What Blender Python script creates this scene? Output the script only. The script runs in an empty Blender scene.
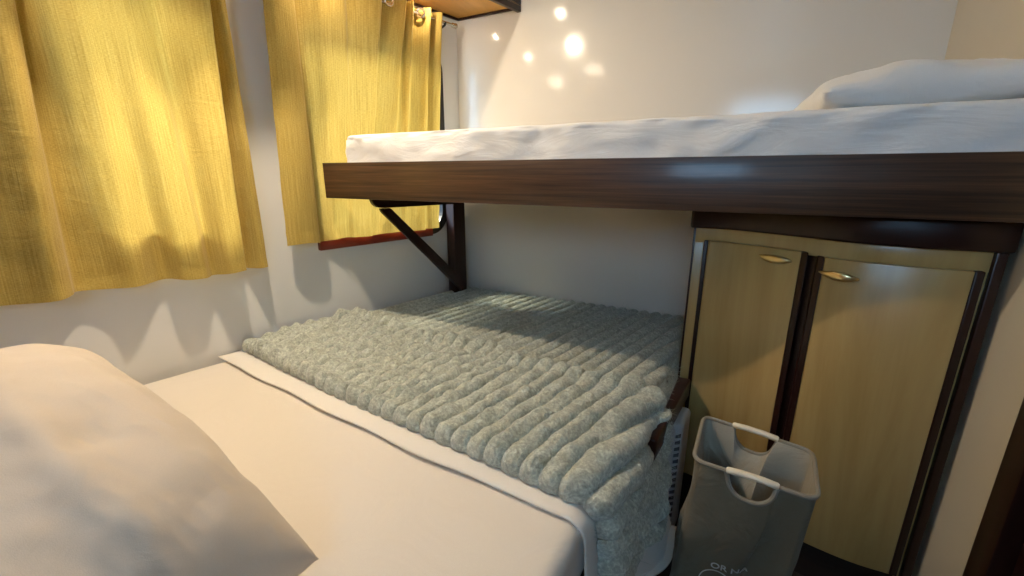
import bpy, bmesh, math, random
import numpy as np
from mathutils import Vector, Matrix, noise as mnoise

random.seed(4)
rng = np.random.default_rng(7)
SC = bpy.context.scene
COL = SC.collection
ORIG = {}            # world origin of every object made here

# ------------------------------------------------------------------ materials
def new_mat(name):
    m = bpy.data.materials.new(name); m.use_nodes = True
    nt = m.node_tree
    for n in list(nt.nodes): nt.nodes.remove(n)
    out = nt.nodes.new('ShaderNodeOutputMaterial')
    b = nt.nodes.new('ShaderNodeBsdfPrincipled')
    nt.links.new(b.outputs[0], out.inputs[0])
    return m, nt, b, out

def nd(nt, typ, **kw):
    n = nt.nodes.new(typ)
    for k, v in kw.items():
        if k in n.inputs: n.inputs[k].default_value = v
        else: setattr(n, k, v)
    return n

def coords(nt, scale=(1, 1, 1), which='Object'):
    tc = nt.nodes.new('ShaderNodeTexCoord')
    mp = nt.nodes.new('ShaderNodeMapping'); mp.inputs['Scale'].default_value = scale
    nt.links.new(tc.outputs[which], mp.inputs[0])
    return mp.outputs[0]

def ramp(nt, fac, stops):
    r = nt.nodes.new('ShaderNodeValToRGB')
    el = r.color_ramp.elements
    while len(el) < len(stops): el.new(.5)
    for e, (p, c) in zip(el, stops):
        e.position = p; e.color = (c[0], c[1], c[2], 1)
    nt.links.new(fac, r.inputs[0])
    return r.outputs[0]

def bump(nt, b, h, strength, dist=.01):
    bp = nt.nodes.new('ShaderNodeBump'); bp.inputs['Strength'].default_value = strength
    bp.inputs['Distance'].default_value = dist
    nt.links.new(h, bp.inputs['Height']); nt.links.new(bp.outputs[0], b.inputs['Normal'])

def plain(name, col, rough=.5, metal=0, spec=.5, noise_amt=.06, nscale=30, bump_s=0.0, coat=0):
    m, nt, b, out = new_mat(name)
    n = nd(nt, 'ShaderNodeTexNoise', Scale=nscale, Detail=5)
    nt.links.new(coords(nt), n.inputs['Vector'])
    lo = [c * (1 - noise_amt) for c in col]; hi = [min(1, c * (1 + noise_amt)) for c in col]
    nt.links.new(ramp(nt, n.outputs['Fac'], [(.3, lo), (.7, hi)]), b.inputs['Base Color'])
    b.inputs['Roughness'].default_value = rough; b.inputs['Metallic'].default_value = metal
    b.inputs['Specular IOR Level'].default_value = spec
    b.inputs['Coat Weight'].default_value = coat; b.inputs['Coat Roughness'].default_value = .1
    if bump_s: bump(nt, b, n.outputs['Fac'], bump_s, .004)
    return m

def wood(name, dark, light, scale=(2, 40, 40), rough=.35, spec=.5, detail=8, coat=0, fine=True):
    m, nt, b, out = new_mat(name)
    c = coords(nt, scale)
    n = nd(nt, 'ShaderNodeTexNoise', Scale=1.0, Detail=detail, Roughness=.62, Distortion=.6)
    nt.links.new(c, n.inputs['Vector'])
    mid = [(a + d) / 2 for a, d in zip(dark, light)]
    col = ramp(nt, n.outputs['Fac'], [(.3, dark), (.5, mid), (.72, light)])
    if fine:
        c2 = coords(nt, tuple(s * 6 for s in scale))
        n2 = nd(nt, 'ShaderNodeTexNoise', Scale=1.0, Detail=3)
        nt.links.new(c2, n2.inputs['Vector'])
        mx = nd(nt, 'ShaderNodeMix', data_type='RGBA', blend_type='MULTIPLY')
        mx.inputs[0].default_value = .35
        nt.links.new(col, mx.inputs[6])
        nt.links.new(ramp(nt, n2.outputs['Fac'], [(.38, (.35, .3, .28)), (.6, (1, 1, 1))]), mx.inputs[7])
        col = mx.outputs[2]
        bump(nt, b, n2.outputs['Fac'], .12, .002)
    nt.links.new(col, b.inputs['Base Color'])
    b.inputs['Roughness'].default_value = rough; b.inputs['Specular IOR Level'].default_value = spec
    b.inputs['Coat Weight'].default_value = coat; b.inputs['Coat Roughness'].default_value = .15
    return m

def wall_mat(name, col, rough, wav=.25, wscale=3.0):
    m, nt, b, out = new_mat(name)
    n = nd(nt, 'ShaderNodeTexNoise', Scale=wscale, Detail=2, Roughness=.4)
    nt.links.new(coords(nt, (2.2, 2.2, .6)), n.inputs['Vector'])
    nt.links.new(ramp(nt, n.outputs['Fac'], [(.3, [c * .985 for c in col]), (.7, col)]), b.inputs['Base Color'])
    b.inputs['Roughness'].default_value = rough; b.inputs['Specular IOR Level'].default_value = .4
    bump(nt, b, n.outputs['Fac'], wav, .02)
    return m

def fabric(name, col, rough=.85, weave=900, bs=.15, sheen=.25, wr_scale=9, wr=.35, var=.05, aniso=(1, 1, 1)):
    m, nt, b, out = new_mat(name)
    n = nd(nt, 'ShaderNodeTexNoise', Scale=weave, Detail=2)
    nt.links.new(coords(nt), n.inputs['Vector'])
    w = nd(nt, 'ShaderNodeTexNoise', Scale=wr_scale, Detail=4, Roughness=.55, Distortion=1.2)
    nt.links.new(coords(nt, aniso), w.inputs['Vector'])
    nt.links.new(ramp(nt, n.outputs['Fac'], [(.35, [c * (1 - var) for c in col]), (.65, col)]), b.inputs['Base Color'])
    b1 = nd(nt, 'ShaderNodeBump', Strength=wr, Distance=.02); nt.links.new(w.outputs['Fac'], b1.inputs['Height'])
    b2 = nd(nt, 'ShaderNodeBump', Strength=bs, Distance=.001); nt.links.new(n.outputs['Fac'], b2.inputs['Height'])
    nt.links.new(b1.outputs[0], b2.inputs['Normal']); nt.links.new(b2.outputs[0], b.inputs['Normal'])
    b.inputs['Roughness'].default_value = rough; b.inputs['Specular IOR Level'].default_value = .15
    b.inputs['Sheen Weight'].default_value = sheen
    return m

def curtain_mat():
    m, nt, b, out = new_mat('ochre_slub_linen')
    u = coords(nt, (1, 1, 1), 'UV')
    mp1 = nd(nt, 'ShaderNodeMapping'); mp1.inputs['Scale'].default_value = (260, 5, 1); nt.links.new(u, mp1.inputs[0])
    mp2 = nd(nt, 'ShaderNodeMapping'); mp2.inputs['Scale'].default_value = (120, 600, 1); nt.links.new(u, mp2.inputs[0])
    n1 = nd(nt, 'ShaderNodeTexNoise', Scale=1, Detail=4, Roughness=.6); nt.links.new(mp1.outputs[0], n1.inputs['Vector'])
    n2 = nd(nt, 'ShaderNodeTexNoise', Scale=1, Detail=3); nt.links.new(mp2.outputs[0], n2.inputs['Vector'])
    ad = nd(nt, 'ShaderNodeMath', operation='ADD'); nt.links.new(n1.outputs['Fac'], ad.inputs[0]); nt.links.new(n2.outputs['Fac'], ad.inputs[1])
    ml = nd(nt, 'ShaderNodeMath', operation='MULTIPLY'); nt.links.new(ad.outputs[0], ml.inputs[0]); ml.inputs[1].default_value = .5
    col = ramp(nt, ml.outputs[0], [(.30, (.36, .24, .045)), (.5, (.55, .395, .095)), (.70, (.70, .54, .17))])
    nt.links.new(col, b.inputs['Base Color'])
    b.inputs['Roughness'].default_value = .8; b.inputs['Specular IOR Level'].default_value = .2
    b.inputs['Sheen Weight'].default_value = .2
    # small horizontal puckers plus the weave
    mp3 = nd(nt, 'ShaderNodeMapping'); mp3.inputs['Scale'].default_value = (9, 26, 1); nt.links.new(u, mp3.inputs[0])
    n3 = nd(nt, 'ShaderNodeTexNoise', Scale=1, Detail=4, Distortion=1.0); nt.links.new(mp3.outputs[0], n3.inputs['Vector'])
    b1 = nd(nt, 'ShaderNodeBump', Strength=.3, Distance=.012); nt.links.new(n3.outputs['Fac'], b1.inputs['Height'])
    b2 = nd(nt, 'ShaderNodeBump', Strength=.5, Distance=.002); nt.links.new(ml.outputs[0], b2.inputs['Height'])
    nt.links.new(b1.outputs[0], b2.inputs['Normal']); nt.links.new(b2.outputs[0], b.inputs['Normal'])
    tr = nd(nt, 'ShaderNodeBsdfTranslucent'); nt.links.new(col, tr.inputs[0])
    mx = nd(nt, 'ShaderNodeMixShader'); mx.inputs[0].default_value = .20
    nt.links.new(b.outputs[0], mx.inputs[1]); nt.links.new(tr.outputs[0], mx.inputs[2])
    nt.links.new(mx.outputs[0], out.inputs[0])
    return m

def plush_mat():
    m, nt, b, out = new_mat('ribbed_plush')
    u = coords(nt)
    n1 = nd(nt, 'ShaderNodeTexNoise', Scale=42, Detail=5, Roughness=.65, Distortion=1.2); nt.links.new(u, n1.inputs['Vector'])
    n2 = nd(nt, 'ShaderNodeTexNoise', Scale=130, Detail=4, Roughness=.7); nt.links.new(u, n2.inputs['Vector'])
    mx = nd(nt, 'ShaderNodeMath', operation='MULTIPLY_ADD'); mx.inputs[1].default_value = .5
    h2 = nd(nt, 'ShaderNodeMath', operation='MULTIPLY'); h2.inputs[1].default_value = .5
    nt.links.new(n2.outputs['Fac'], h2.inputs[0])
    nt.links.new(n1.outputs['Fac'], mx.inputs[0]); nt.links.new(h2.outputs[0], mx.inputs[2])
    nt.links.new(ramp(nt, mx.outputs[0], [(.34, (.28, .305, .255)), (.48, (.45, .475, .40)), (.62, (.75, .78, .67))]), b.inputs['Base Color'])
    bump(nt, b, n2.outputs['Fac'], .8, .008)
    b.inputs['Roughness'].default_value = .75; b.inputs['Sheen Weight'].default_value = .5
    b.inputs['Sheen Roughness'].default_value = .4; b.inputs['Specular IOR Level'].default_value = .2
    return m

def glass_mat():
    m, nt, b, out = new_mat('window_glass')
    t = nd(nt, 'ShaderNodeBsdfTransparent'); t.inputs[0].default_value = (.93, .97, .97, 1)
    g = nd(nt, 'ShaderNodeBsdfGlossy', Roughness=.02)
    lw_ = nd(nt, 'ShaderNodeLayerWeight', Blend=.5); p_ = nd(nt, 'ShaderNodeMath', operation='POWER'); p_.inputs[1].default_value = 5
    nt.links.new(lw_.outputs['Facing'], p_.inputs[0]); f = nd(nt, 'ShaderNodeMath', operation='MULTIPLY_ADD'); f.inputs[1].default_value = .5; f.inputs[2].default_value = .03
    nt.links.new(p_.outputs[0], f.inputs[0])
    mx = nd(nt, 'ShaderNodeMixShader')
    nt.links.new(f.outputs[0], mx.inputs[0]); nt.links.new(t.outputs[0], mx.inputs[1]); nt.links.new(g.outputs[0], mx.inputs[2])
    nt.links.new(mx.outputs[0], out.inputs[0])
    return m

def emit_mat(name, col, strength):
    m, nt, b, out = new_mat(name)
    n = nd(nt, 'ShaderNodeTexNoise', Scale=40); nt.links.new(coords(nt), n.inputs['Vector'])
    nt.links.new(ramp(nt, n.outputs['Fac'], [(0, [c * .97 for c in col]), (1, col)]), b.inputs['Emission Color'])
    b.inputs['Emission Strength'].default_value = strength
    b.inputs['Base Color'].default_value = (*col, 1)
    return m

M = dict(
    wall=wall_mat('glossy_white_laminate', (.77, .735, .675), .12, .12, 2.2),
    hull=wall_mat('white_hull_lining', (.80, .795, .77), .22, .10, 2.5),
    cream=wall_mat('cream_painted_panel', (.66, .60, .49), .45, .06, 6),
    ceil=wall_mat('white_ceiling_panel', (.62, .58, .52), .4, .05, 4),
    floor=wood('dark_floor_boards', (.012, .009, .008), (.035, .025, .02), (30, 2.5, 30), .4),
    walnut=wood('walnut_veneer', (.012, .006, .004), (.130, .062, .030), (1.4, 62, 74), .44, .5, coat=.25),
    mahog=wood('dark_mahogany', (.011, .0035, .003), (.034, .010, .007), (14, 14, 2), .35, .35, coat=.12, fine=False),
    mahogx=wood('dark_mahogany_edge', (.011, .0035, .003), (.034, .010, .007), (2, 14, 14), .33, .35, coat=.12, fine=False),
    sill=wood('red_mahogany', (.10, .012, .008), (.26, .035, .02), (14, 2, 14), .3, .5, coat=.3, fine=False),
    maple=wood('pale_maple_veneer', (.40, .250, .078), (.55, .378, .150), (9, 9, .9), .33, .5, detail=5, coat=.15, fine=False),
    ply=wood('orange_plywood', (.60, .31, .065), (.78, .44, .11), (12, 2, 12), .4, .4, detail=5, fine=False),
    rubber=plain('black_rubber', (.012, .012, .014), .45),
    curtain=curtain_mat(), plush=plush_mat(), glass=glass_mat(),
    sheet=fabric('cream_cotton', (.77, .705, .625), wr_scale=4, wr=.38),
    sheetw=fabric('white_cotton', (.80, .76, .70), wr_scale=7, wr=.12),
    bunk=fabric('white_bunk_cotton', (.80, .79, .775), wr_scale=7, wr=.4, aniso=(.6, .6, 1.8)),
    pillow=fabric('cream_pillowcase', (.66, .57, .475), wr_scale=6, wr=.22, weave=700, bs=.25),
    pilloww=fabric('white_pillowcase', (.80, .79, .77), wr_scale=9, wr=.3),
    bag=fabric('grey_canvas', (.17, .145, .10), wr_scale=8, wr=.5, weave=600, bs=.3, sheen=.1),
    bagin=fabric('pale_grey_lining', (.34, .31, .25), wr_scale=8, wr=.5, weave=600, bs=.2, sheen=.1),
    bagedge=fabric('grey_binding', (.26, .235, .19), wr_scale=30, wr=.1, weave=600, bs=.2, sheen=.1),
    handle=plain('ivory_plastic', (.80, .72, .56), .4),
    print_=plain('white_print', (.62, .62, .60), .7),
    gold=plain('brushed_brass', (.80, .62, .30), .28, 1, noise_amt=.1),
    steel=plain('steel', (.62, .57, .47), .25, 1),
    white=plain('white_plastic', (.47, .48, .50), .35, noise_amt=.02),
    slot=plain('grey_slot', (.10, .10, .11), .6),
    lamp=emit_mat('lamp_glass', (1, .82, .60), 1),
    chrome=plain('lamp_trim', (.75, .74, .72), .3, 1),
    panel=wood('wood_panelling', (.10, .05, .025), (.24, .13, .065), (14, 14, 2), .4, .4, fine=False),
    darkbase=wood('dark_bed_base', (.010, .006, .005), (.03, .017, .012), (3, 3, 20), .5, fine=False),
)

# ------------------------------------------------------------------ object helpers
def link(name, me, mat, parent=None, origin=None):
    """me has WORLD coordinates; the origin goes to its base centre"""
    co = np.empty(len(me.vertices) * 3); me.vertices.foreach_get('co', co); co = co.reshape(-1, 3)
    if origin is None:
        lo, hi = co.min(0), co.max(0); origin = np.array([(lo[0] + hi[0]) / 2, (lo[1] + hi[1]) / 2, lo[2]])
    origin = np.array(origin, float)
    me.vertices.foreach_set('co', (co - origin).ravel()); me.update()
    me.name = name
    o = bpy.data.objects.new(name, me); COL.objects.link(o)
    mats = mat if isinstance(mat, (list, tuple)) else [mat]
    if not me.materials:
        for mm in mats: me.materials.append(mm)
    ORIG[o] = origin
    if parent:
        o.parent = parent; o.location = origin - ORIG[parent]
    else: o.location = origin
    return o

def empty(name, loc):
    o = bpy.data.objects.new(name, None); COL.objects.link(o); o.empty_display_size = .1
    o.location = loc; ORIG[o] = np.array(loc, float); return o

def tag(o, label=None, cat=None, group=None, kind=None):
    if label: o['label'] = label
    if cat: o['category'] = cat
    if group: o['group'] = group
    if kind: o['kind'] = kind
    return o

def smooth(me, on=True, angle=None):
    me.polygons.foreach_set('use_smooth', [on] * len(me.polygons))
    if on and angle is not None:
        try: me.set_sharp_from_angle(angle=math.radians(angle))
        except Exception: pass
    return me

def bm_mesh(bm, sm=True, angle=35):
    bmesh.ops.recalc_face_normals(bm, faces=bm.faces)
    me = bpy.data.meshes.new('m'); bm.to_mesh(me); bm.free()
    smooth(me, sm, angle); return me

def add_box(bm, lo, hi, bev=.003, seg=2, rot=None, pivot=None):
    lo = np.array(lo, float); hi = np.array(hi, float)
    mat = Matrix.Translation(Vector((lo + hi) / 2)) @ Matrix.Diagonal((*(hi - lo), 1))
    if rot is not None: mat = rot @ mat
    r = bmesh.ops.create_cube(bm, size=1, matrix=mat)
    if bev > 0:
        es = list({e for v in r['verts'] for e in v.link_edges})
        bmesh.ops.bevel(bm, geom=es, offset=bev, segments=seg, affect='EDGES', profile=.5)

def box(name, lo, hi, mat, parent=None, bev=.003, seg=2):
    bm = bmesh.new(); add_box(bm, lo, hi, bev, seg); return link(name, bm_mesh(bm), mat, parent)

def add_prism(bm, pts, z0, z1, bev=.003, seg=2):
    """polygon in xy, extruded in z"""
    vs = [bm.verts.new((p[0], p[1], z0)) for p in pts]
    f = bm.faces.new(vs)
    r = bmesh.ops.extrude_face_region(bm, geom=[f])
    top = [g for g in r['geom'] if isinstance(g, bmesh.types.BMVert)]
    bmesh.ops.translate(bm, verts=top, vec=(0, 0, z1 - z0))
    if bev > 0:
        es = list({e for v in vs + top for e in v.link_edges if len(e.link_faces) == 2 and e.calc_face_angle(0) > .5})
        bmesh.ops.bevel(bm, geom=es, offset=bev, segments=seg, affect='EDGES', profile=.5)

def prism(name, pts, z0, z1, mat, parent=None, bev=.003, seg=2):
    bm = bmesh.new(); add_prism(bm, pts, z0, z1, bev, seg); return link(name, bm_mesh(bm), mat, parent)

def add_tube(bm, pts, r, seg=10, closed=False, cap=True):
    pts = [Vector(p) for p in pts]; n = len(pts); rings = []
    rr = r if hasattr(r, '__len__') else [r] * n
    up = None
    for i, p in enumerate(pts):
        a = pts[(i - 1) % n] if (closed or i > 0) else p
        b = pts[(i + 1) % n] if (closed or i < n - 1) else p
        t = (b - a).normalized()
        if up is None:
            up = Vector((0, 0, 1)) if abs(t.z) < .9 else Vector((1, 0, 0))
        u = (up - t * up.dot(t)).normalized(); v = t.cross(u); up = u
        rings.append([bm.verts.new(p + (u * math.cos(k * 2 * math.pi / seg) + v * math.sin(k * 2 * math.pi / seg)) * rr[i]) for k in range(seg)])
    for i in range(n if closed else n - 1):
        A, B = rings[i], rings[(i + 1) % n]
        for k in range(seg): bm.faces.new((A[k], A[(k + 1) % seg], B[(k + 1) % seg], B[k]))
    if cap and not closed:
        bm.faces.new(rings[0][::-1]); bm.faces.new(rings[-1])

def tube(name, pts, r, mat, parent=None, seg=10, closed=False):
    bm = bmesh.new(); add_tube(bm, pts, r, seg, closed); return link(name, bm_mesh(bm), mat, parent)

def grid_mesh(P, uv=None, closed_u=False):
    """P: (n,m,3) array"""
    n, m, _ = P.shape
    i, j = np.meshgrid(np.arange(n if closed_u else n - 1), np.arange(m - 1), indexing='ij')
    i2 = (i + 1) % n
    F = np.stack([i * m + j, i2 * m + j, i2 * m + j + 1, i * m + j + 1], -1).reshape(-1, 4)
    me = bpy.data.meshes.new('m')
    me.vertices.add(n * m); me.vertices.foreach_set('co', P.reshape(-1).astype(np.float32))
    me.loops.add(F.size); me.loops.foreach_set('vertex_index', F.ravel().astype(np.int32))
    me.polygons.add(len(F)); me.polygons.foreach_set('loop_start', np.arange(0, F.size, 4, dtype=np.int32))
    me.polygons.foreach_set('loop_total', np.full(len(F), 4, dtype=np.int32))
    me.update(calc_edges=True)
    if uv is not None:
        l = me.uv_layers.new(name='UVMap')
        l.data.foreach_set('uv', uv.reshape(-1, 2)[F.ravel()].ravel().astype(np.float32))
    me.validate(); smooth(me); return me

def solidify(o, t, offset=0):
    md = o.modifiers.new('thickness', 'SOLIDIFY'); md.thickness = t; md.offset = offset; return o

def catmull(ctrl, n):
    """monotone-ish smooth resampling of a list of points"""
    c = np.array(ctrl, float)
    k = len(c); P = np.vstack([2 * c[0] - c[1], c, 2 * c[-1] - c[-2]])
    out = []
    for t in np.linspace(0, k - 1 - 1e-9, n):
        i = int(t); f = t - i
        p0, p1, p2, p3 = P[i], P[i + 1], P[i + 2], P[i + 3]
        out.append(.5 * (2 * p1 + (p2 - p0) * f + (2 * p0 - 5 * p1 + 4 * p2 - p3) * f ** 2 + (3 * p1 - p0 - 3 * p2 + p3) * f ** 3))
    return np.array(out)

def vnoise(x, y, seed, scale):
    """smooth 2-D value noise for arrays"""
    g = np.random.default_rng(seed).random((128, 128))
    u = np.asarray(x) * scale + 37.3; v = np.asarray(y) * scale + 51.7
    iu = np.floor(u).astype(int); iv = np.floor(v).astype(int); fu = u - iu; fv = v - iv
    fu = fu * fu * (3 - 2 * fu); fv = fv * fv * (3 - 2 * fv)
    a = g[iu % 128, iv % 128]; b = g[(iu + 1) % 128, iv % 128]; c = g[iu % 128, (iv + 1) % 128]; d = g[(iu + 1) % 128, (iv + 1) % 128]
    return (a * (1 - fu) + b * fu) * (1 - fv) + (c * (1 - fu) + d * fu) * fv - .5

def sstep(a, b, x):
    t = np.clip((np.asarray(x, float) - a) / (b - a), 0, 1); return t * t * (3 - 2 * t)

# ------------------------------------------------------------------ the room: left wall frame (s along the hull, n into the cabin)
P0 = np.array([-1.902, .681]); D = np.array([.2301, .9732]); N = np.array([.9732, -.2301])
def W(s, n, z=0.0): q = P0 + D * s + N * n; return (q[0], q[1], z)
def wallx(y): return P0[0] + (y - P0[1]) * D[0] / D[1]
YB, XR, YF, ZC = 2.27, .62, -1.0, 2.38
EYE = 1.35

def rrect(s0, s1, z0, z1, r, k=8):
    pts = []
    for cx, cz, a0 in ((s1 - r, z1 - r, 0), (s0 + r, z1 - r, 90), (s0 + r, z0 + r, 180), (s1 - r, z0 + r, 270)):
        for i in range(k + 1):
            a = math.radians(a0 + 90 * i / k); pts.append((cx + r * math.cos(a), cz + r * math.sin(a)))
    return pts

def plate(outer, holes, n0, n1, place):
    """flat sheet with holes: outline (a,b), thickness n0..n1, place(a,n,b)->world"""
    bm = bmesh.new(); es = []
    for loop in [outer] + holes:
        vs = [bm.verts.new((a, b, 0)) for a, b in loop]
        es += [bm.edges.new((vs[i], vs[(i + 1) % len(vs)])) for i in range(len(vs))]
    bmesh.ops.triangle_fill(bm, use_beauty=True, use_dissolve=False, edges=es, normal=(0, 0, 1))
    r = bmesh.ops.extrude_face_region(bm, geom=list(bm.faces))
    bmesh.ops.translate(bm, verts=[g for g in r['geom'] if isinstance(g, bmesh.types.BMVert)], vec=(0, 0, 1))
    for v in bm.verts:
        v.co = place(v.co.x, n0 + (n1 - n0) * v.co.z, v.co.y)
    return bm_mesh(bm, False)

def on_left(a, n, b): return W(a, n, b)
s_lo, s_hi = (YF - P0[1]) / D[1] - .15, (YB - P0[1]) / D[1] + .10
WIN = [(-.06, .33, 1.15, 2.06), (.70, 1.478, 1.033, 2.00)]
outer = [(s_lo, -.05), (s_hi, -.05), (s_hi, ZC + .05), (s_lo, ZC + .05)]
lw = link('wall_left', plate(outer, [rrect(*w, .11) for w in WIN], -.06, 0, on_left), M['hull']); tag(lw, kind='structure')
for k, w in enumerate(WIN):
    s0, s1, z0, z1 = w
    win = link('window_%d' % (k + 1), plate(rrect(s0 - .004, s1 + .004, z0 - .004, z1 + .004, .11), [], -.045, -.040, on_left), M['glass'])
    tag(win, kind='structure')
    fr = plate(rrect(s0 - .028, s1 + .028, z0 - .028, z1 + .028, .13), [rrect(s0 + .012, s1 - .012, z0 + .012, z1 - .012, .10)], -.02, .012, on_left)
    link('window_frame', fr, M['rubber'], win)
    bm = bmesh.new()
    add_prism(bm, [W(s0 + .0, -.055)[:2], W(s1 - .10, -.055)[:2], W(s1 - .10, .022)[:2], W(s0 + .0, .022)[:2]], z0 - .035, z0 + .016, .004)
    link('window_sill', bm_mesh(bm), M['sill'], win)

# back wall, right wall, near wall, floor, ceiling
def wall_box(name, lo, hi, mat): return tag(box(name, lo, hi, mat, bev=0), kind='structure')
wall_box('wall_back', (wallx(YB) - .05, YB, -.05), (XR + .1, YB + .06, ZC + .05), M['wall'])
room = [(wallx(YF) - .05, YF - .05), (XR + .06, YF - .05), (XR + .06, YB + .05), (wallx(YB) - .03, YB + .05)]
tag(prism('floor', room, -.06, 0, M['floor'], None, 0), kind='structure')
tag(prism('ceiling', room, ZC, ZC + .06, M['ceil'], None, 0), kind='structure')
# right wall: solid beside the cabinet and bunk, a doorway nearer the camera closed by a dark door
DY0, DY1, DZ = .42, 1.215, 1.98
def on_right(a, n, b): return (XR + n, a, b)
rw = link('wall_right', plate([(YF, -.05), (DY0, -.05), (DY0, DZ), (DY1, DZ), (DY1, -.05), (YB + .06, -.05), (YB + .06, ZC + .05), (YF, ZC + .05)], [], 0, .06, on_right), M['cream'])
tag(rw, kind='structure')
door = box('door_1', (XR + .02, DY0 + .005, .01), (XR + .055, DY1 - .005, DZ - .005), M['mahog'], bev=.002); tag(door, kind='structure')
bm = bmesh.new()
add_box(bm, (XR - .018, DY1 - .045, 0), (XR + .03, DY1 + .03, DZ + .04), .004)
add_box(bm, (XR - .018, DY0 - .03, 0), (XR + .03, DY0 + .045, DZ + .04), .004)
add_box(bm, (XR - .018, DY0 - .03, DZ - .04), (XR + .03, DY1 + .03, DZ + .04), .004)
link('door_frame', bm_mesh(bm), M['mahog'], door)
tube('door_handle', [(XR + .02, .50, 1.0), (XR - .03, .50, 1.0), (XR - .035, .52, 1.0), (XR - .035, .62, 1.0)], .009, M['steel'], door)
# near wall with a high window looking out over the deck
W3 = (-.22, .46, 1.56, 2.12)
def on_front(a, n, b): return (a, YF + n, b)
fw = link('wall_front', plate([(wallx(YF) - .05, -.05), (XR + .06, -.05), (XR + .06, ZC + .05), (wallx(YF) - .05, ZC + .05)], [rrect(*W3, .09)], -.06, 0, on_front), M['panel'])
tag(fw, kind='structure')
w3 = link('window_3', plate(rrect(W3[0] - .004, W3[1] + .004, W3[2] - .004, W3[3] + .004, .09), [], -.045, -.04, on_front), M['glass']); tag(w3, kind='structure')
link('window_frame', plate(rrect(W3[0] - .03, W3[1] + .03, W3[2] - .03, W3[3] + .03, .11), [rrect(W3[0] + .012, W3[1] - .012, W3[2] + .012, W3[3] - .012, .08)], -.02, .012, on_front), M['rubber'], w3)

# ------------------------------------------------------------------ curtains
def curtain(name, ctrl_bot, ctrl_top, zb, zt, n_u, n_v, label, group, eyelets=(), hem=.05):
    root = empty(name, W(ctrl_bot[len(ctrl_bot) // 2][0], .06, zb))
    tag(root, label, 'curtain', group)
    B = catmull(ctrl_bot, n_u); T = catmull(ctrl_top, n_u)
    arc = np.concatenate([[0], np.cumsum(np.linalg.norm(np.diff(B, axis=0), axis=1))])
    V = np.linspace(0, 1, n_v)
    P = np.zeros((n_u, n_v, 3)); UV = np.zeros((n_u, n_v, 2))
    for j, v in enumerate(V):
        w = v ** 1.2
        q = B * (1 - w) + T * w
        s = q[:, 0]; nn = q[:, 1]
        z = zb + (zt - zb) * v
        zz = z + (.004 * np.sin(arc * 21) + .010 * vnoise(arc, 0 * arc, 3, 9)) * (1 - v) * (v < .5)
        nn = nn + .006 * vnoise(arc, 0 * arc + z, 11, 14) + .010 * vnoise(arc, 0 * arc + z, 12, 5) * (1 - v)
        if abs(v - V[np.argmin(abs(V * (zt - zb) - hem))]) < 1e-6: nn = nn - .0025
        nn = np.maximum(nn, .026)
        P[:, j, 0] = P0[0] + D[0] * s + N[0] * nn; P[:, j, 1] = P0[1] + D[1] * s + N[1] * nn; P[:, j, 2] = zz
        UV[:, j, 0] = arc; UV[:, j, 1] = z
    o = link('cloth', grid_mesh(P, UV), M['curtain'], root)
    for (s, n, ang) in eyelets:
        ring = []
        dv = np.array([D[0], D[1]]); nv = np.array([N[0], N[1]])
        c = P0 + D * s + N * n
        h = dv * math.cos(ang) + nv * math.sin(ang)
        for k in range(20):
            a = 2 * math.pi * k / 20
            ring.append((c[0] + h[0] * .020 * math.cos(a), c[1] + h[1] * .020 * math.cos(a), ROD_Z + .020 * math.sin(a)))
        tube('eyelet', ring, .0055, M['steel'], root, 8, True)
    return root

ROD_Z, ROD_N = 2.135, .058
def rod(name, s0, s1, label):
    r = empty(name, W(s0, 0, ROD_Z)); tag(r, label, 'curtain rod')
    tube('pole', [W(s0, ROD_N, ROD_Z), W(s1, ROD_N, ROD_Z)], .0075, M['steel'], r, 12)
    for s, sg in ((s0, -1), (s1, 1)):
        bm = bmesh.new()
        pr_ = [(0, .0075), (.004, .012), (.010, .012), (.013, .008), (.020, .013), (.030, .014), (.037, .010), (.040, .003)]
        add_tube(bm, [W(s + sg * a, ROD_N, ROD_Z) for a, _ in pr_], [b for _, b in pr_], 14)
        link('finial', bm_mesh(bm), M['steel'], r)
        bm = bmesh.new(); sb = s - sg * .05
        add_tube(bm, [W(sb, .0, ROD_Z - .022), W(sb, .03, ROD_Z - .020), W(sb, ROD_N, ROD_Z - .012), W(sb, ROD_N + .004, ROD_Z + .002)], [.013, .006, .006, .008], 10)
        add_tube(bm, [W(sb, .0, ROD_Z - .022), W(sb, .006, ROD_Z - .022)], .018, 14)
        link('wall_bracket', bm_mesh(bm), M['rubber'], r)
    return r

# hem profiles (s, n) of the two curtains
c1 = [(-1.42, .05), (-1.34, .10), (-1.27, .05), (-1.19, .10), (-1.10, .04), (-1.0, .11), (-.92, .05), (-.84, .10), (-.76, .04), (-.67, .11), (-.58, .05), (-.50, .04), (-.42, .08),
      (-.297, .085), (-.239, .108), (-.178, .140), (-.145, .10), (-.128, .045), (-.052, .048), (.003, .082), (.040, .072), (.101, .030), (.152, .090), (.215, .090), (.252, .055),
      (.296, .112), (.340, .118), (.352, .10), (.345, .03), (.372, .026), (.392, .045), (.420, .085), (.442, .080)]
c1t = [(s, .07 + (n - .07) * 1.2) for s, n in c1[:13]] + [(-.26, .07), (-.19, .11), (-.12, .155), (-.08, .14), (-.092, .05), (-.07, .026), (-.03, .05), (.015, .12), (.06, .15), (.12, .135), (.17, .08), (.21, .055),
       (.28, .09), (.345, .14), (.375, .125), (.352, .03), (.37, .024), (.385, .04), (.41, .09), (.43, .085)]
curtain('curtain', c1, c1t, .972, 2.175, 420, 60, 'ochre yellow curtain nearest the camera, hanging over the pillow end of the bed', 'ochre curtains along the window wall')
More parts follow.
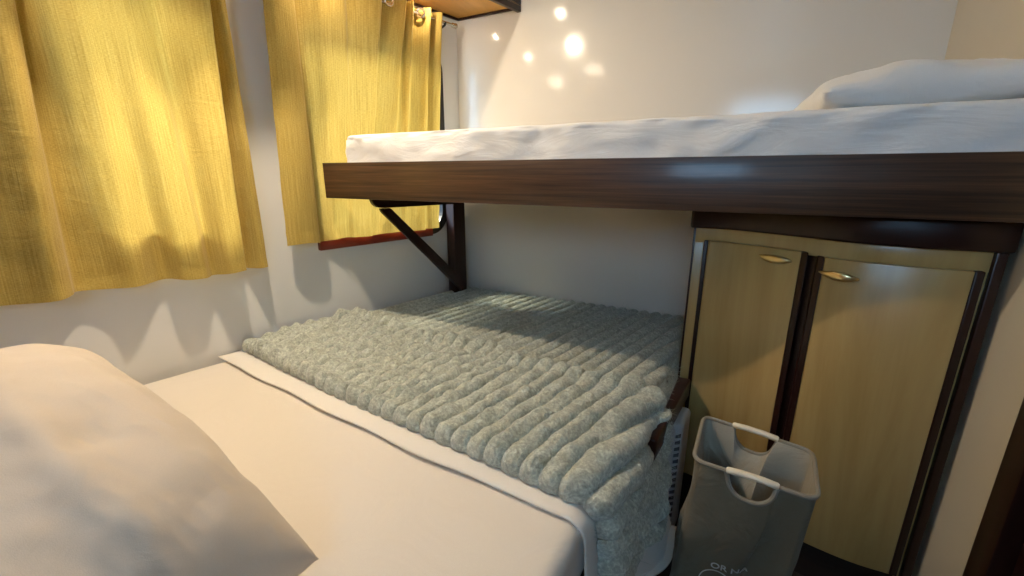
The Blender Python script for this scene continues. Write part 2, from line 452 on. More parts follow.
c2 = [(.535, .07), (.57, .095), (.62, .10), (.668, .085), (.684, .06), (.688, .03), (.705, .028), (.735, .045), (.765, .065), (.80, .055), (.835, .045), (.86, .058), (.885, .055), (.92, .05), (.955, .045), (.966, .04),
      (.972, .024), (1.0, .022), (1.03, .03), (1.07, .06), (1.10, .066), (1.125, .068), (1.145, .075), (1.165, .066), (1.175, .034), (1.21, .028), (1.245, .045), (1.266, .06), (1.29, .065), (1.305, .034), (1.33, .03), (1.35, .05), (1.38, .06), (1.40, .055)]
c2t = [(.575, .07), (.60, .095), (.64, .10), (.678, .09), (.690, .06), (.69, .03), (.73, .025), (.775, .035), (.81, .065), (.85, .085), (.89, .095), (.91, .085), (.93, .07), (1.0, .085), (1.07, .10), (1.095, .09),
       (1.10, .055), (1.15, .06), (1.20, .085), (1.222, .10), (1.228, .05), (1.238, .06), (1.255, .105), (1.268, .09), (1.272, .03), (1.31, .025), (1.345, .06), (1.365, .10), (1.376, .09), (1.38, .03), (1.41, .03), (1.43, .07), (1.45, .09), (1.465, .075)]
curtain('curtain', c2, c2t, 1.046, 2.165, 520, 60, 'ochre yellow eyelet curtain behind the left end of the upper bunk', 'ochre curtains along the window wall',
        [(.60, .092, .3), (.715, .040, -.6), (.845, .086, .3), (.955, .050, .1), (1.128, .088, .1), (1.262, .036, .5), (1.325, .072, .9), (1.385, .040, .5)])
rod('curtain_rod', .52, 1.545, 'slim metal curtain rod ending in the corner below the plywood locker')
rod('curtain_rod', -1.45, .46, 'slim metal curtain rod carrying the curtain nearest the camera')

# ------------------------------------------------------------------ overhead locker
lk = empty('overhead_locker', (-1.6, .7, 2.19)); tag(lk, 'long plywood overhead locker with dark edging, under the ceiling above the curtains', 'locker')
lx0 = wallx(YB)
pA, pB = (lx0 + .016, YB - .006), (-1.115, YB - .006)
pC = W(-1.62, .402)[:2]; pD = W(-1.62, .016)[:2]
prism('base_panel', [pA, pD, pC, pB], 2.192, 2.206, M['ply'], lk, .001)
def strip(a, b, t, z0, z1, name, mat, par):
    a = np.array(a); b = np.array(b); d = (b - a) / np.linalg.norm(b - a); q = np.array([-d[1], d[0]]) * t
    return prism(name, [a, b, b + q, a + q], z0, z1, mat, par, .0015)
strip(pB, pC, -.022, 2.168, ZC - .002, 'front_panel', M['mahog'], lk)
strip(pA, pB, -.010, 2.180, 2.192, 'edge_trim', M['mahog'], lk)
strip(pD, pA, -.010, 2.180, 2.192, 'edge_trim', M['mahog'], lk)

# ------------------------------------------------------------------ upper bunk
bk = empty('bunk_bed', (-.5, 1.8, 0)); tag(bk, 'upper bunk with dark walnut front board crossing the room above the bed', 'bunk bed')
box('front_board', (-1.636, 1.35, 1.246), (XR - .002, 1.378, 1.397), M['walnut'], bk, .003)
def lwn(y, n): # x of a line offset n from the hull at depth y
    return wallx(y) + n / D[1]
prism('deck', [(lwn(1.38, .125), 1.379), (XR - .004, 1.379), (XR - .004, YB - .004), (lwn(YB - .004, .11), YB - .004)], 1.255, 1.285, M['walnut'], bk, .002)
post = prism('support_post', [W(1.475, .030)[:2], W(1.475, .098)[:2], W(1.565, .098)[:2], W(1.565, .030)[:2]], .52, 1.253, M['mahog'], bk, .003)
def side_plate(name, pts, n0, n1, mat, par, bev=.004):
    bm = bmesh.new()
    vs = [bm.verts.new((a, b, 0)) for a, b in pts]; f = bm.faces.new(vs)
    r = bmesh.ops.extrude_face_region(bm, geom=[f]); top = [g for g in r['geom'] if isinstance(g, bmesh.types.BMVert)]
    bmesh.ops.translate(bm, verts=top, vec=(0, 0, n1 - n0))
    es = list({e for v in vs + top for e in v.link_edges if e.calc_face_angle(0) > .3})
    bmesh.ops.bevel(bm, geom=es, offset=bev, segments=2, affect='EDGES')
    for v in bm.verts: v.co = W(v.co.x, n0 + v.co.z, v.co.y)
    return link(name, bm_mesh(bm), mat, par)
arm = [(1.474, 1.254), (.935, 1.254), (.930, 1.232), (.938, 1.208), (.958, 1.192), (.99, 1.186), (1.474, 1.182)]
side_plate('bracket_arm', arm, .094, .124, M['mahogx'], bk)
side_plate('diagonal_brace', [(.975, 1.184), (1.035, 1.184), (1.30, .93), (1.53, .705), (1.53, .655), (1.50, .655), (1.26, .895), (.985, 1.165)], .099, .122, M['mahogx'], bk)

def cushion(cx, cy, z0, z1, hx, hy, r_edge, n=56, m=40, wr=.004, seed=1, poly=None, parent=None):
    """boxy mattress: bilinear over quad poly with rounded edges, closed top and sides"""
    q = np.array(poly, float)   # near-left, near-right, far-right, far-left
    # parameter across: side profile then top
    prof = []
    h = z1 - z0
    for t in np.linspace(0, 1, 7): prof.append((0, z0 + t * (h - r_edge)))
    for a in np.linspace(0, math.pi / 2, 8)[1:]: prof.append((r_edge * (1 - math.cos(a)), z1 - r_edge + r_edge * math.sin(a)))
    return q, prof

def mattress_mesh(q, z0, z1, r, rc, nper=60, wr=.003, seed=1, wz=10):
    """q polygon corners (ccw), rounded corners rc, rounded rim r; returns mesh"""
    q = np.array(q, float); k = len(q); loop = []
    for i in range(k):
        p, a, b = q[i], q[i - 1], q[(i + 1) % k]
        da = (a - p) / np.linalg.norm(a - p); db = (b - p) / np.linalg.norm(b - p)
        for t in np.linspace(0, 1, 7):
            A = p + da * rc; B = p + db * rc
            loop.append(A * (1 - t) ** 2 + 2 * p * t * (1 - t) + B * t * t)
    loop = np.array(loop + [loop[0]])
    L = np.concatenate([[0], np.cumsum(np.linalg.norm(np.diff(loop, axis=0), axis=1))])
    tt = np.linspace(0, L[-1], nper + 1)[:-1]
    ring = np.stack([np.interp(tt, L, loop[:, 0]), np.interp(tt, L, loop[:, 1])], 1)
    c = ring.mean(0)
    tan = np.roll(ring, -1, 0) - np.roll(ring, 1, 0); tan /= np.linalg.norm(tan, axis=1)[:, None]
    inn = np.stack([-tan[:, 1], tan[:, 0]], 1)     # inward for ccw
    prof = [(.012, z0), (.002, z0 + .008)] + [(0, z0 + .01 + t * (z1 - r - z0 - .01)) for t in np.linspace(0, 1, 9)]
    prof += [(r * (1 - math.cos(a)), z1 - r + r * math.sin(a)) for a in np.linspace(0, math.pi / 2, 7)[1:]]
    rows = []
    for ins, z in prof:
        w = wr * (vnoise(tt, 0 * tt + z * 3, seed, wz) + .6 * vnoise(tt, 0 * tt + z * 6, seed + 1, wz * 2.3)) * 2
        p = ring + inn * (ins + w)[:, None]
        rows.append(np.column_stack([p, np.full(nper, z)]))
    last = rows[-1][:, :2]
    for f in np.linspace(0, 1, 14)[1:]:
        p = last * (1 - f) + c * f
        zz = z1 + wr * .8 * vnoise(p[:, 0], p[:, 1], seed + 2, 6) * (1 - f * 0)
        rows.append(np.column_stack([p, zz if f < 1 else np.full(nper, z1)]))
    P = np.array(rows).transpose(1, 0, 2)
    return grid_mesh(P, closed_u=True)

bm_me = mattress_mesh([(lwn(1.384, .19), 1.384), (XR - .012, 1.384), (XR - .012, YB - .01), (lwn(YB - .01, .17), YB - .01)], 1.287, 1.510, .022, .045, 520, .011, 5, 9)
o = link('bunk_mattress', bm_me, M['bunk']); tag(o, 'narrow mattress in a white fitted sheet on the upper bunk', 'mattress')

# ------------------------------------------------------------------ pillows
def pillow_mesh(c, half, rot, thick_pow=.42, wr=.006, seed=2, n=70, m=56, seam=True, crease=None, belly=.55, rest=None):
    u = np.linspace(-1, 1, n); v = np.linspace(-1, 1, m)
    U, V = np.meshgrid(u, v, indexing='ij')
    # slightly pinched outline
    ax = half[0] * (1 - .05 * (1 - np.abs(V) ** 2) * (np.abs(U) > -1)) ; ay = half[1] * (1 - .07 * (1 - np.abs(U) ** 2))
    X = U * ax; Y = V * ay
    prof = np.clip((1 - np.abs(U) ** 2.6) * (1 - np.abs(V) ** 2.6), 0, 1) ** thick_pow
    wob = wr * (vnoise(X, Y, seed, 7) * 2 + vnoise(X, Y, seed + 1, 17) + 0.6 * (.2 - np.abs(vnoise(X * .8 + Y * .5, Y * 1.6 - X * .7, seed + 2, 21))))
    zt = half[2] * prof + wob * prof ** .5 * 2
    zb = -half[2] * belly * prof
    if crease is not None: zt = zt + crease(X, Y, prof)
    R = np.array(rot)
    def tr(Z):
        P = np.stack([X, Y, Z], -1) @ R.T + np.array(c)
        if rest is not None: P[..., 2] = np.maximum(P[..., 2], rest)
        return P
    T = grid_mesh(tr(zt)); B = grid_mesh(tr(zb)[::-1])
    bm = bmesh.new(); bm.from_mesh(T); bm.from_mesh(B)
    bmesh.ops.remove_doubles(bm, verts=bm.verts, dist=.0008)
    bpy.data.meshes.remove(T); bpy.data.meshes.remove(B)
    return bm_mesh(bm, True, 75)

def rotm(rx=0, ry=0, rz=0):
    return np.array(Matrix.Rotation(math.radians(rz), 3, 'Z') @ Matrix.Rotation(math.radians(ry), 3, 'Y') @ Matrix.Rotation(math.radians(rx), 3, 'X'))

o = link('pillow', pillow_mesh((.375, 1.72, 1.556), (.235, .31, .074), rotm(0, -2, 4), .34, .008, 21, belly=.9, rest=1.514), M['pilloww'])
tag(o, 'white pillow lying on the right end of the upper bunk', 'pillow')

# ------------------------------------------------------------------ lower bed
ZB = .60
def bed_r(y): return -.149 - .045 * (2.3 - y)        # right edge of the mattress
bed = empty('bed_frame', (-1.1, 1.1, 0)); tag(bed, 'dark wooden base and side rail carrying the double bed', 'bed frame')
prism('base', [(wallx(-.12) + .03, -.12), (bed_r(-.12) - .05, -.12), (bed_r(2.2) - .05, YB - .01), (wallx(YB) + .03, YB - .01)], 0.002, .43, M['darkbase'], bed, .002)
bm = bmesh.new()
ry0, ry1 = 1.17, 1.64
def railx(y): return -.132 + (y - 1.1) * .11 if y > 1.1 else -.132 - (1.1 - y) * .045
pts_out = [(railx(y), y) for y in np.linspace(ry0, ry1, 16)]
pts_in = [(min(railx(y) - .03, bed_r(y) + .06), y) for y in np.linspace(ry1, ry0, 16)]
add_prism(bm, pts_out + pts_in, .518, .590, .006, 3)
link('side_rail', bm_mesh(bm), M['mahog'], bed)
q = [(wallx(-.12) + .022, -.12), (bed_r(-.12), -.12), (bed_r(YB), YB - .012), (wallx(YB) + .02, YB - .012)]
o = link('mattress', mattress_mesh(q, .432, ZB, .035, .07, 420, .003, 9, 6), M['sheet'])
tag(o, 'double mattress in a cream fitted sheet on the lower bed', 'mattress')

def drape(a_from_right, y, h, drop_edge, seed, flare=.0, waves=.010, rc=.045, wallgap=.03):
    """a_from_right >0 on the bed measured leftwards from the right edge, <0 hanging; returns xyz arrays with normal offset h"""
    xe = bed_r(y) - rc
    t = -(a_from_right - rc)             # arc length beyond the start of the curve (positive = going over)
    q = rc * math.pi / 2
    top = t <= 0
    arc = (t > 0) & (t <= q)
    dn = t > q
    ang = np.clip(t / rc, 0, math.pi / 2)
    x = np.where(top, xe + t, xe + rc * np.sin(ang)); z = np.where(top, ZB, ZB - rc * (1 - np.cos(ang)))
    nx = np.sin(ang); nz = np.cos(ang)
    dd = np.clip(t - q, 0, None)
    z = z - dd
    fl = flare * dd + waves * np.sin(y * 23 + seed) * np.clip(dd * 6, 0, 1)
    x = x + nx * h + fl; z = z + nz * h
    return x, y, z

# flat sheet turned back under the blanket
def xleft(y): return wallx(y) + .012
def sheet_front(u):      # u 0..1 from the wall to the right edge (y of the front edge)
    return .925 - .155 * u
nu, nv = 200, 60
U = np.linspace(0, 1, nu)[:, None] * np.ones((1, nv)); V = np.linspace(0, 1, nv)[None, :] * np.ones((nu, 1))
yr = 1.30
front = np.interp(U, [0, .35, .55, .68, .80, 1], [.895, .815, .775, .76, .752, .765])
Y = front + (yr - front) * V + .004 * np.sin(U * 31) * (1 - V)
wid = bed_r(Y) - xleft(Y)
drop = .46
A = wid - U * (wid + drop)
A = A
Hs = .008 + .004 * vnoise(A, Y, 31, 7) + .002 * (1 - V)
x, y_, z = drape(A, Y, Hs, 0, 1.0, flare=.05 + .29 * sstep(.80, 1.22, Y), waves=.006)
z = np.maximum(z, ZB - .385 + .02 * np.sin(Y * 9))
y_ = y_ + .0
o = link('flat_sheet', grid_mesh(np.stack([x, y_, z], -1)), M['sheetw']); solidify(o, .005, 1)
tag(o, 'white flat sheet folded across the bed with a strip showing in front of the blanket', 'bed sheet')

# ribbed plush blanket
RIB = .0585
nu, nv = 680, 400
yb_end = YB - .025
u = np.linspace(0, 1, nu); v = np.linspace(0, 1, nv)
U, V = np.meshgrid(u, v, indexing='ij')
front = np.interp(U, [0, .35, .56, .70, .82, 1], [.985, .893, .855, .826, .80, .83])
Y = front + (yb_end - front) * V
# hanging length: long near the front corner, tucked beside the rail further back
hang = .24 - .165 * sstep(1.14, 1.38, Y) - .055 * sstep(1.22, 1.45, Y)
wid = bed_r(Y) - (wallx(Y) + .03)
tot = wid + .30
A = wid + .03 - U * tot                       # + on bed, - hanging (uniform rib spacing)
A = A - .03 * np.tanh(A / .06)
A = np.where(A < 0, A * hang / .24, A)
yc0 = 1.455 - .145 * U ** 1.5 + .02 * np.sin(U * 17) + .012 * np.sin(U * 41)
ph = U * tot / RIB + .4 * (1 - sstep(-.01, .01, Y - yc0))
rib = np.sqrt(np.clip(1 - (2 * (ph % 1) - 1) ** 2, 0, 1))
end = np.clip((Y - front) / .022, 0, 1); endc = np.sqrt(np.clip(1 - (1 - end) ** 2, 0, 1))
# scalloped front edge
Y2 = Y - .012 * rib * (1 - np.clip((Y - front) / .05, 0, 1))
# the near part is doubled over: a crease across and a lumpy nearer panel
yc = 1.455 - .145 * U ** 1.5 + .02 * np.sin(U * 17) + .012 * np.sin(U * 41)
near = 1 - sstep(-.02, .02, Y - yc)
groove = np.exp(-((Y - yc - .012) / .014) ** 2) * (1 - .3 * U)
lump = vnoise(A * 1.0, Y, 61, 17) + .6 * vnoise(A, Y, 62, 33)
amp = .027 + .003 * near
Hb = .010 + amp * rib * endc * (1 + .30 * near * lump * 2) + .024 * near * (endc) + .007 * near * vnoise(A, Y, 63, 6) * 2 - .028 * groove + .022 * np.exp(-((Y - yc + .035) / .032) ** 2)
Hb = Hb + .006 * (.6 * vnoise(A, Y, 64, 60) + .5 * vnoise(A, Y, 65, 110)) * endc
# cross puckers on the nearer panel at left
Hb = Hb + near * (1 - sstep(.25, .75, U)) * .006 * np.sin((Y - front) * 95 + 4 * vnoise(A, Y, 66, 5)) * endc
# side shift so that ribs wander a little
A2 = A + .010 * vnoise(A, Y, 67, 4) + .012 * near * vnoise(A, Y, 68, 7)
x, y_, z = drape(A2, Y2, Hb + .012, 0, .3, flare=(.05 + .25 * sstep(.85, 1.2, Y)) * (1 - .7 * sstep(1.2, 1.36, Y)), waves=.006)
P = np.stack([x, y_, z], -1)
P[..., 2] += rng.normal(0, .0007, P.shape[:2]); P[..., 0] += rng.normal(0, .0007, P.shape[:2])
o = link('blanket', grid_mesh(P), M['plush']); solidify(o, .008, -1)
# pile of the plush
ps = o.modifiers.new('pile', 'PARTICLE_SYSTEM').particle_system.settings
ps.type = 'HAIR'; ps.count = 110000; ps.hair_length = .0055; ps.hair_step = 3; ps.render_step = 2; ps.emit_from = 'FACE'
ps.use_modifier_stack = False; ps.distribution = 'RAND'; ps.use_even_distribution = True
ps.brownian_factor = .006; ps.factor_random = .004; ps.normal_factor = .006
ps.root_radius = 1.0; ps.tip_radius = .35; ps.radius_scale = .0012; ps.material = 1
tag(o, 'grey green ribbed plush blanket spread over the foot of the lower bed', 'blanket')

# pillow at the head of the bed
def crease1(X, Y, prof):
    return .7 * crease0(X, Y, prof)
def crease0(X, Y, prof):
    r = Y + .05 - .15 * X + .02 * np.sin(X * 9)
    return (.016 * np.exp(-(r / .03) ** 2) - .020 * np.exp(-((r + .06) / .05) ** 2) - .01 * np.exp(-((r - .07) / .04) ** 2)) * prof
o = link('pillow', pillow_mesh((-1.012, .18, .813), (.424, .229, .185), rotm(-12, 16.9, .6), .51, .0055, 43, 150, 120, crease=crease1, belly=1.2, rest=.604), M['pillow'])
tag(o, 'plump cream pillow propped at the head of the lower bed', 'pillow')

# ------------------------------------------------------------------ cabinet with a bowed front
cab = empty('cabinet', (.24, 1.9, 0)); tag(cab, 'pale maple two door cabinet with dark trim and bowed front under the bunk', 'cabinet')
CF = np.array([(-.135, 1.668), (-.06, 1.668), (.024, 1.650), (.11, 1.608), (.201, 1.552), (.27, 1.510), (.343, 1.482), (.465, 1.462), (.60, 1.468)])
CFs = catmull(CF, 90)
def cfy(x): return float(np.interp(x, CFs[:, 0], CFs[:, 1]))
def bow(x0, x1, off0, off1, n=26):
    xs = np.linspace(x0, x1, n)
    a = [(x, cfy(x) + off0) for x in xs]; b = [(x, cfy(x) + off1) for x in xs[::-1]]
    return a + b
CX0, CX1 = -.118, .600
prism('top', bow(CX0 - .016, CX1 + .012, -.024, .70, 40)[:40] + [(CX1 + .012, YB - .006), (CX0 - .016, YB - .006)], 1.165, 1.243, M['mahogx'], cab, .008, 3)
side = [(CX0, cfy(CX0) + .004)] + []
prism('side_panel', [(CX0, cfy(CX0) + .006), (CX0 + .018, cfy(CX0 + .018) + .006), (CX0 + .018, YB - .008), (CX0, YB - .008)], .004, 1.165, M['maple'], cab, .001)
prism('side_panel', [(CX1 - .02, cfy(CX1) + .006), (CX1, cfy(CX1) + .006), (CX1, YB - .008), (CX1 - .02, YB - .008)], .004, 1.165, M['maple'], cab, .001)
# face frame: top rail, left stile, right stile, centre
prism('face_rail', bow(CX0, CX1 - .018, 0, .020), 1.112, 1.165, M['maple'], cab, .001)
prism('face_stile', bow(CX0, CX0 + .034, 0, .020, 5), .15, 1.112, M['maple'], cab, .001)
prism('face_stile', bow(CX1 - .055, CX1 - .018, .002, .020, 5), .15, 1.112, M['maple'], cab, .001)
prism('face_stile', bow(.19, .26, .004, .020, 5), .15, 1.112, M['mahog'], cab, .001)
prism('edge_post', bow(CX1 - .019, CX1 + .003, -.016, .020, 5), .0, 1.165, M['mahog'], cab, .003)
prism('edge_post', bow(CX0 - .004, CX0 + .003, -.002, .014, 3), .0, 1.165, M['mahog'], cab, .001)
prism('plinth', bow(CX0 + .004, CX1 - .02, .03, .05), .0, .15, M['darkbase'], cab, .001)
def cab_door(x0, x1, e0, e1, zt, hx0, hx1, hz0, hz1):
    d = prism('door', bow(x0 + e0, x1 - e1, -.016, -.001), .165, zt, M['maple'], cab, .002)
    if e0: prism('edge_strip', bow(x0, x0 + e0, -.019, .001, 6), .165, zt + .001, M['mahog'], d, .003)
    if e1: prism('edge_strip', bow(x1 - e1, x1, -.019, .001, 6), .165, zt + .001, M['mahog'], d, .003)
    # spindle handle: pointed ends, three flutes
    bm = bmesh.new(); n = 22; seg = 20
    rings = []
    for i in range(n + 1):
        t = i / n; x = hx0 + (hx1 - hx0) * t; z = hz0 + (hz1 - hz0) * t
        r = .0120 * math.sin(math.pi * t) ** .8 + .0006
        cy = cfy(x) - .017 - .016 * math.sin(math.pi * t) ** .6
        ring = []
        for k in range(seg):
            a = 2 * math.pi * k / seg
            f = 1 - .16 * (math.cos(a * 5) > .3) * math.sin(math.pi * t)
            ring.append(bm.verts.new((x, cy - .55 * r * math.cos(a) * f, z + r * math.sin(a) * f)))
        rings.append(ring)
    for i in range(n):
        for k in range(seg): bm.faces.new((rings[i][k], rings[i][(k + 1) % seg], rings[i + 1][(k + 1) % seg], rings[i + 1][k]))
    bm.faces.new(rings[0]); bm.faces.new(rings[-1][::-1])
    for t in (.28, .72):
        x = hx0 + (hx1 - hx0) * t; z = hz0 + (hz1 - hz0) * t
        add_tube(bm, [(x, cfy(x) - .012, z), (x, cfy(x) - .030, z)], .0035, 8)
    link('handle', bm_mesh(bm, True, 50), M['gold'], d)
cab_door(-.084, .212, .014, .016, 1.121, .088, .176, 1.091, 1.088)
cab_door(.234, .570, .016, .019, 1.115, .240, .332, 1.072, 1.066)

# ------------------------------------------------------------------ white ribbed unit between bed and cabinet
ap = empty('vent_unit', (-.09, 1.38, 0)); tag(ap, 'white ribbed plastic vent unit standing between the bed and the cabinet', 'vent unit')
axl = lambda y: -.150 + (y - 1.15) * .11
bm = bmesh.new(); add_prism(bm, [(axl(1.27), 1.27), (axl(1.27) + .026, 1.27), (axl(1.53) + .026, 1.53), (axl(1.53), 1.53)], .02, .500, .014, 4)
link('housing', bm_mesh(bm), M['white'], ap)
bm = bmesh.new(); add_prism(bm, [(axl(1.42) + .0, 1.42), (axl(1.42) + .051, 1.42), (axl(1.56) + .051, 1.56), (axl(1.56) + .0, 1.56)], .02, .515, .018, 4)
link('end_cap', bm_mesh(bm), M['white'], ap)
bm = bmesh.new()
for k in range(26):
    z = .06 + k * .0152
    x0 = axl(1.29) + .025; x1 = axl(1.40) + .025
    add_prism(bm, [(x0, 1.29), (x0 + .005, 1.29), (x1 + .005, 1.40), (x1, 1.40)], z, z + .007, 0)
link('grille', bm_mesh(bm), M['white'], ap)
bm = bmesh.new()
for k in range(15):
    z = .10 + k * .0255; x0 = axl(1.42) + .030
    r0 = len(bm.verts); add_box(bm, (x0, 1.4185, z), (x0 + .017, 1.424, z + .012), 0)
    bm.verts.ensure_lookup_table()
    for v_ in bm.verts[r0:]: v_.co.z += (v_.co.x - x0) * .5
link('slots', bm_mesh(bm), M['slot'], ap)

# ------------------------------------------------------------------ laundry bag
lb = empty('laundry_bag', (.12, 1.13, 0)); tag(lb, 'grey fabric laundry bag with two ivory handles standing before the cabinet', 'laundry bag')
ZT = .668
c4 = np.array([(-.018, 1.012), (.236, .988), (.250, 1.185), (-.008, 1.238)])   # near-left, near-right, far-right, far-left
b4 = np.array([(-.050, 1.045), (.225, 1.03), (.225, 1.215), (-.040, 1.255)])
def rr(q, rc, n):
    loop = []
    for i in range(4):
        p, a, b = q[i], q[i - 1], q[(i + 1) % 4]
        da = (a - p) / np.linalg.norm(a - p); db = (b - p) / np.linalg.norm(b - p)
        for t in np.linspace(0, 1, 6):
            loop.append((p + da * rc) * (1 - t) ** 2 + 2 * p * t * (1 - t) + (p + db * rc) * t * t)
    loop = np.array(loop + [loop[0]]); L = np.concatenate([[0], np.cumsum(np.linalg.norm(np.diff(loop, axis=0), axis=1))])
    L /= L[-1]; t = np.linspace(0, 1, n + 1)[:-1]
    return np.stack([np.interp(t, L, loop[:, 0]), np.interp(t, L, loop[:, 1])], 1)
nb, nz = 240, 60
T4 = rr(c4, .03, nb); B4 = rr(b4, .03, nb)
th = np.linspace(0, 1, nb + 1)[:-1]
cen = T4.mean(0)
# cut-outs under the handles are dips of the rim in the middle of the near and far sides
def side_pos(P, a, b):
    d = (b - a); L = np.linalg.norm(d); d = d / L
    t = (P - a) @ d / L; off = np.abs((P - a) @ np.array([-d[1], d[0]]))
    return t, off
DIP = np.zeros(nb)
for (a, b) in ((c4[0], c4[1]), (c4[3], c4[2])):
    t, off = side_pos(T4, a, b)
    near_ = off < .012
    w = np.abs(t - .50) / .20
    DIP = np.where(near_ & (w < 1), np.maximum(DIP, .062 * np.sqrt(np.clip(1 - w ** 2.6, 0, 1))), DIP)
FOLD = np.random.default_rng(19).normal(0, 1, (4, 2, 5, 3))
def crisp(t, f, side):
    e = 0
    for g in (0, 1):
        pl = [FOLD[side, g, k, 0] * .35 + FOLD[side, g, k, 1] * (t - .5) * 1.6 + FOLD[side, g, k, 2] * (f - .5) * 1.6 for k in range(5)]
        e = e + (np.max(pl, axis=0) if g == 0 else np.min(pl, axis=0))
    return e
SIDE = np.zeros(nb, int); ST = np.zeros(nb)
for i_ in range(4):
    t_, off_ = side_pos(T4, c4[i_], c4[(i_ + 1) % 4])
    m_ = (off_ < .02) & (t_ > 0) & (t_ < 1)
    SIDE[m_] = i_; ST[m_] = t_[m_]
SENV = np.clip(np.sin(np.pi * np.clip(ST, 0, 1)), 0, 1) ** .6
def bag_wall(off, seed, zt_off=0):
    rows = []
    for k, f in enumerate(np.linspace(0, 1, nz)):
        # f 0 bottom .. 1 top
        ztop = ZT - DIP + zt_off
        z = .012 + (ztop - .012) * f
        base = B4 * (1 - f) + T4 * f
        out = base - cen; out /= np.linalg.norm(out, axis=1)[:, None]
        fold = .030 * np.sin(th * 2 * np.pi * 3 + 5.5 * f + 1.0) * vnoise(th * 6, 0 * th + f, seed, 1.3) * 2
        fold += .020 * vnoise(th * 9 + f * 2.2, 0 * th + f * 3 - th * 3, seed + 1, 1.4)
        fold += .010 * np.abs(vnoise(th * 14 - f * 3, 0 * th + f * 4, seed + 3, 1.6)) * 2
        fold = fold * np.sin(np.pi * np.clip(f, 0, 1) ** .9) ** .6 - .016 * np.sin(np.pi * f)
        cf = np.zeros(nb)
        for i_ in range(4):
            m_ = SIDE == i_
            cf[m_] = crisp(ST[m_], np.full(m_.sum(), f), i_)
        fold = fold * .5 + .052 * cf * SENV * np.sin(np.pi * np.clip(f, 0, 1)) ** .7
        fold = np.clip(fold, -.075, .030)
        p = base + out * (fold + off)[:, None]
        rows.append(np.column_stack([p, z]))
    return np.array(rows).transpose(1, 0, 2)
Pw = bag_wall(0, 71)
bm = bmesh.new(); bm.from_mesh(grid_mesh(Pw, closed_u=True))
bm.verts.ensure_lookup_table()
bm.faces.new([bm.verts[i * nz] for i in range(nb)])
link('fabric_body', bm_mesh(bm, True, 60), M['bag'], lb)
link('lining', grid_mesh(bag_wall(-.0035, 71)[:, 2:], closed_u=True), M['bagin'], lb)
rim = [(T4[i][0], T4[i][1], ZT - DIP[i]) for i in range(nb)]
tube('rim_binding', rim, .0055, M['bagedge'], lb, 8, True)
for (a, b) in ((c4[0], c4[1]), (c4[3], c4[2])):
    L = b - a
    p, q_ = a + L * .29, a + L * .71
    o_ = np.array([0, -.002])
    rad = [.006, .008, .008, .008, .008, .006]
    bm = bmesh.new(); add_tube(bm, [(*(p + (q_ - p) * t), ZT + .002 + .004 * math.sin(math.pi * t)) for t in (0, .03, .3, .7, .97, 1)], rad, 12)
    link('handle', bm_mesh(bm), M['handle'], lb)

def text_mesh(body, size, depth):
    cu = bpy.data.curves.new('t', 'FONT'); cu.body = body; cu.size = size; cu.extrude = depth; cu.align_x = 'LEFT'; cu.offset = size * .012
    o = bpy.data.objects.new('t', cu); COL.objects.link(o)
    dg = bpy.context.evaluated_depsgraph_get(); dg.update()
    me = bpy.data.meshes.new_from_object(o.evaluated_get(dg)); bpy.data.objects.remove(o); bpy.data.curves.remove(cu)
    me.materials.clear(); return me
# printing on the near side: words over a round emblem
FCOL = sorted([Pw[i_] for i_ in range(nb) if T4[i_][1] < cen[1] - .06], key=lambda c_: c_[nz // 2][0])
def wrap(me, x_at, z_at):
    bm = bmesh.new(); bm.from_mesh(me)
    for _ in range(2): bmesh.ops.subdivide_edges(bm, edges=[e for e in bm.edges if e.calc_length() > .004], cuts=1)
    bm.to_mesh(me); bm.free()
    new = []
    for v in me.vertices:
        X = x_at + v.co.x; Z = z_at + v.co.y
        fx = [float(np.interp(Z, c_[:, 2], c_[:, 0])) for c_ in FCOL]; fy = [float(np.interp(Z, c_[:, 2], c_[:, 1])) for c_ in FCOL]
        new.append((X, float(np.interp(X, fx, fy)) - .003 - v.co.z * .5, Z))
    me.vertices.foreach_set('co', np.array(new).ravel()); me.update(); return me
TXT = (.052, .372)
tm = text_mesh('OR NA', .027, .001)
link('lettering', wrap(tm, *TXT), M['print_'], lb)
bm = bmesh.new()
arcp = [(.066 + .036 * math.cos(a), .328 + .036 * math.sin(a)) for a in np.linspace(0, 2 * math.pi, 49)[:-1]]
add_tube(bm, [(p[0] , p[1], 0) for p in arcp], .0016, 6, True)
em = bm_mesh(bm); link('emblem_ring', wrap(em, 0, 0), M['print_'], lb)

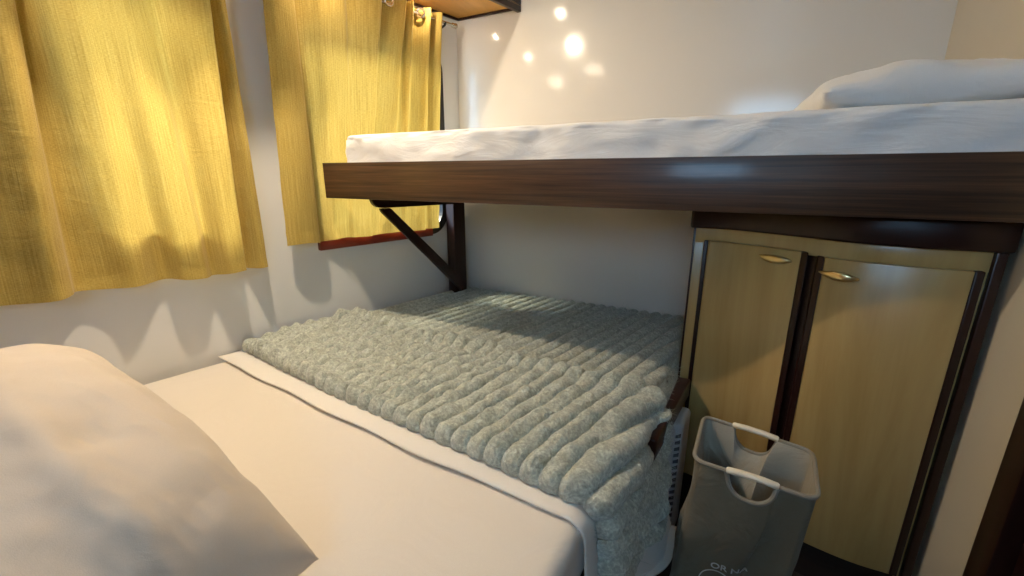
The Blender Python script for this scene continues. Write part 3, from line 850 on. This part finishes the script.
# ------------------------------------------------------------------ lamps
LAMPS = [(-1.335, .852, ZC, 1.0), (-1.44, -.036, ZC, .33), (-1.18, 1.578, ZC, .30), (-1.48, 1.395, 2.192, .27), (-1.63, .49, 2.192, .34), (-1.47, 1.93, 2.192, .18)]
labels = ['round ceiling lamp over the middle of the lower bed', 'round ceiling lamp over the pillow of the lower bed', 'round ceiling lamp above the upper bunk mattress',
          'small round downlight under the locker over the front pleat of the far curtain', 'small round downlight under the locker over the curtain nearest the camera',
          'small round white downlight under the locker near the far left corner']
lamp0 = None
for (lx, ly, lz, lsc), lab in zip(LAMPS, labels):
    if lamp0 is None:
        r = empty('ceiling_lamp', (lx, ly, ZC))
        bm = bmesh.new(); add_tube(bm, [(lx, ly, ZC - .0005), (lx, ly, ZC - .010)], [.055, .048], 32); link('trim_ring', bm_mesh(bm), M['chrome'], r)
        bm = bmesh.new(); add_tube(bm, [(lx, ly, ZC - .010), (lx, ly, ZC - .014)], [.024, .021], 32); link('lamp_glass', bm_mesh(bm), M['lamp'], r)
        lamp0 = r
    else:
        r = lamp0.copy(); COL.objects.link(r); r.location = (lx, ly, lz); r.scale = (lsc, lsc, .6)
        for ch in list(lamp0.children):
            c = ch.copy(); COL.objects.link(c); c.parent = r
    tag(r, lab, 'ceiling lamp', 'warm ceiling lamps')
LAMP_STRENGTH = 2250
for n_ in M['lamp'].node_tree.nodes:
    if n_.type == 'BSDF_PRINCIPLED': n_.inputs['Emission Strength'].default_value = LAMP_STRENGTH

# ------------------------------------------------------------------ daylight
w = bpy.data.worlds.new('sky'); SC.world = w; w.use_nodes = True
nt = w.node_tree
for n_ in list(nt.nodes): nt.nodes.remove(n_)
wo = nt.nodes.new('ShaderNodeOutputWorld'); bg = nt.nodes.new('ShaderNodeBackground')
sky = nt.nodes.new('ShaderNodeTexSky'); sky.sky_type = 'HOSEK_WILKIE'; sky.turbidity = 4; sky.sun_direction = Vector((-.8, -.2, .5)).normalized(); sky.ground_albedo = .3
mxn = nt.nodes.new('ShaderNodeMix'); mxn.data_type = 'RGBA'; mxn.inputs[0].default_value = .85
mxn.inputs[7].default_value = (.38, .66, 1.0, 1)
nt.links.new(sky.outputs[0], mxn.inputs[6]); nt.links.new(mxn.outputs[2], bg.inputs[0])
tcw = nt.nodes.new('ShaderNodeTexCoord'); sx = nt.nodes.new('ShaderNodeSeparateXYZ'); nt.links.new(tcw.outputs['Generated'], sx.inputs[0])
mr = nt.nodes.new('ShaderNodeMapRange'); mr.inputs[1].default_value = -.2; mr.inputs[2].default_value = .8; mr.inputs[3].default_value = 1.3; mr.inputs[4].default_value = 10
sb = nt.nodes.new('ShaderNodeMath'); sb.operation = 'SUBTRACT'; nt.links.new(sx.outputs[0], sb.inputs[0]); nt.links.new(sx.outputs[1], sb.inputs[1])
nt.links.new(sb.outputs[0], mr.inputs[0]); nt.links.new(mr.outputs[0], bg.inputs[1])
nt.links.new(bg.outputs[0], wo.inputs[0])
sd = bpy.data.lights.new('sun', 'SUN'); sd.energy = 14; sd.angle = math.radians(24.0); sd.color = (1, .87, .68)
so = bpy.data.objects.new('sun', sd); COL.objects.link(so)
dirv = Vector((.72, .05, -.70))
so.rotation_euler = dirv.to_track_quat('-Z', 'Y').to_euler()

# ------------------------------------------------------------------ camera
cd = bpy.data.cameras.new('camera'); cam = bpy.data.objects.new('camera', cd); COL.objects.link(cam)
cd.sensor_fit = 'HORIZONTAL'; cd.sensor_width = 36; cd.lens = 36 * 426 / 1024; cd.clip_start = .02
cam.location = (0, 0, EYE)
cam.rotation_euler = (math.pi / 2 - math.atan2(114, 426), 0, math.radians(27.3))
SC.camera = cam
SC.view_settings.view_transform = 'Standard'; SC.view_settings.look = 'None'
SC.view_settings.gamma = 1; SC.view_settings.use_curve_mapping = False
SC.view_settings.exposure = 0.82
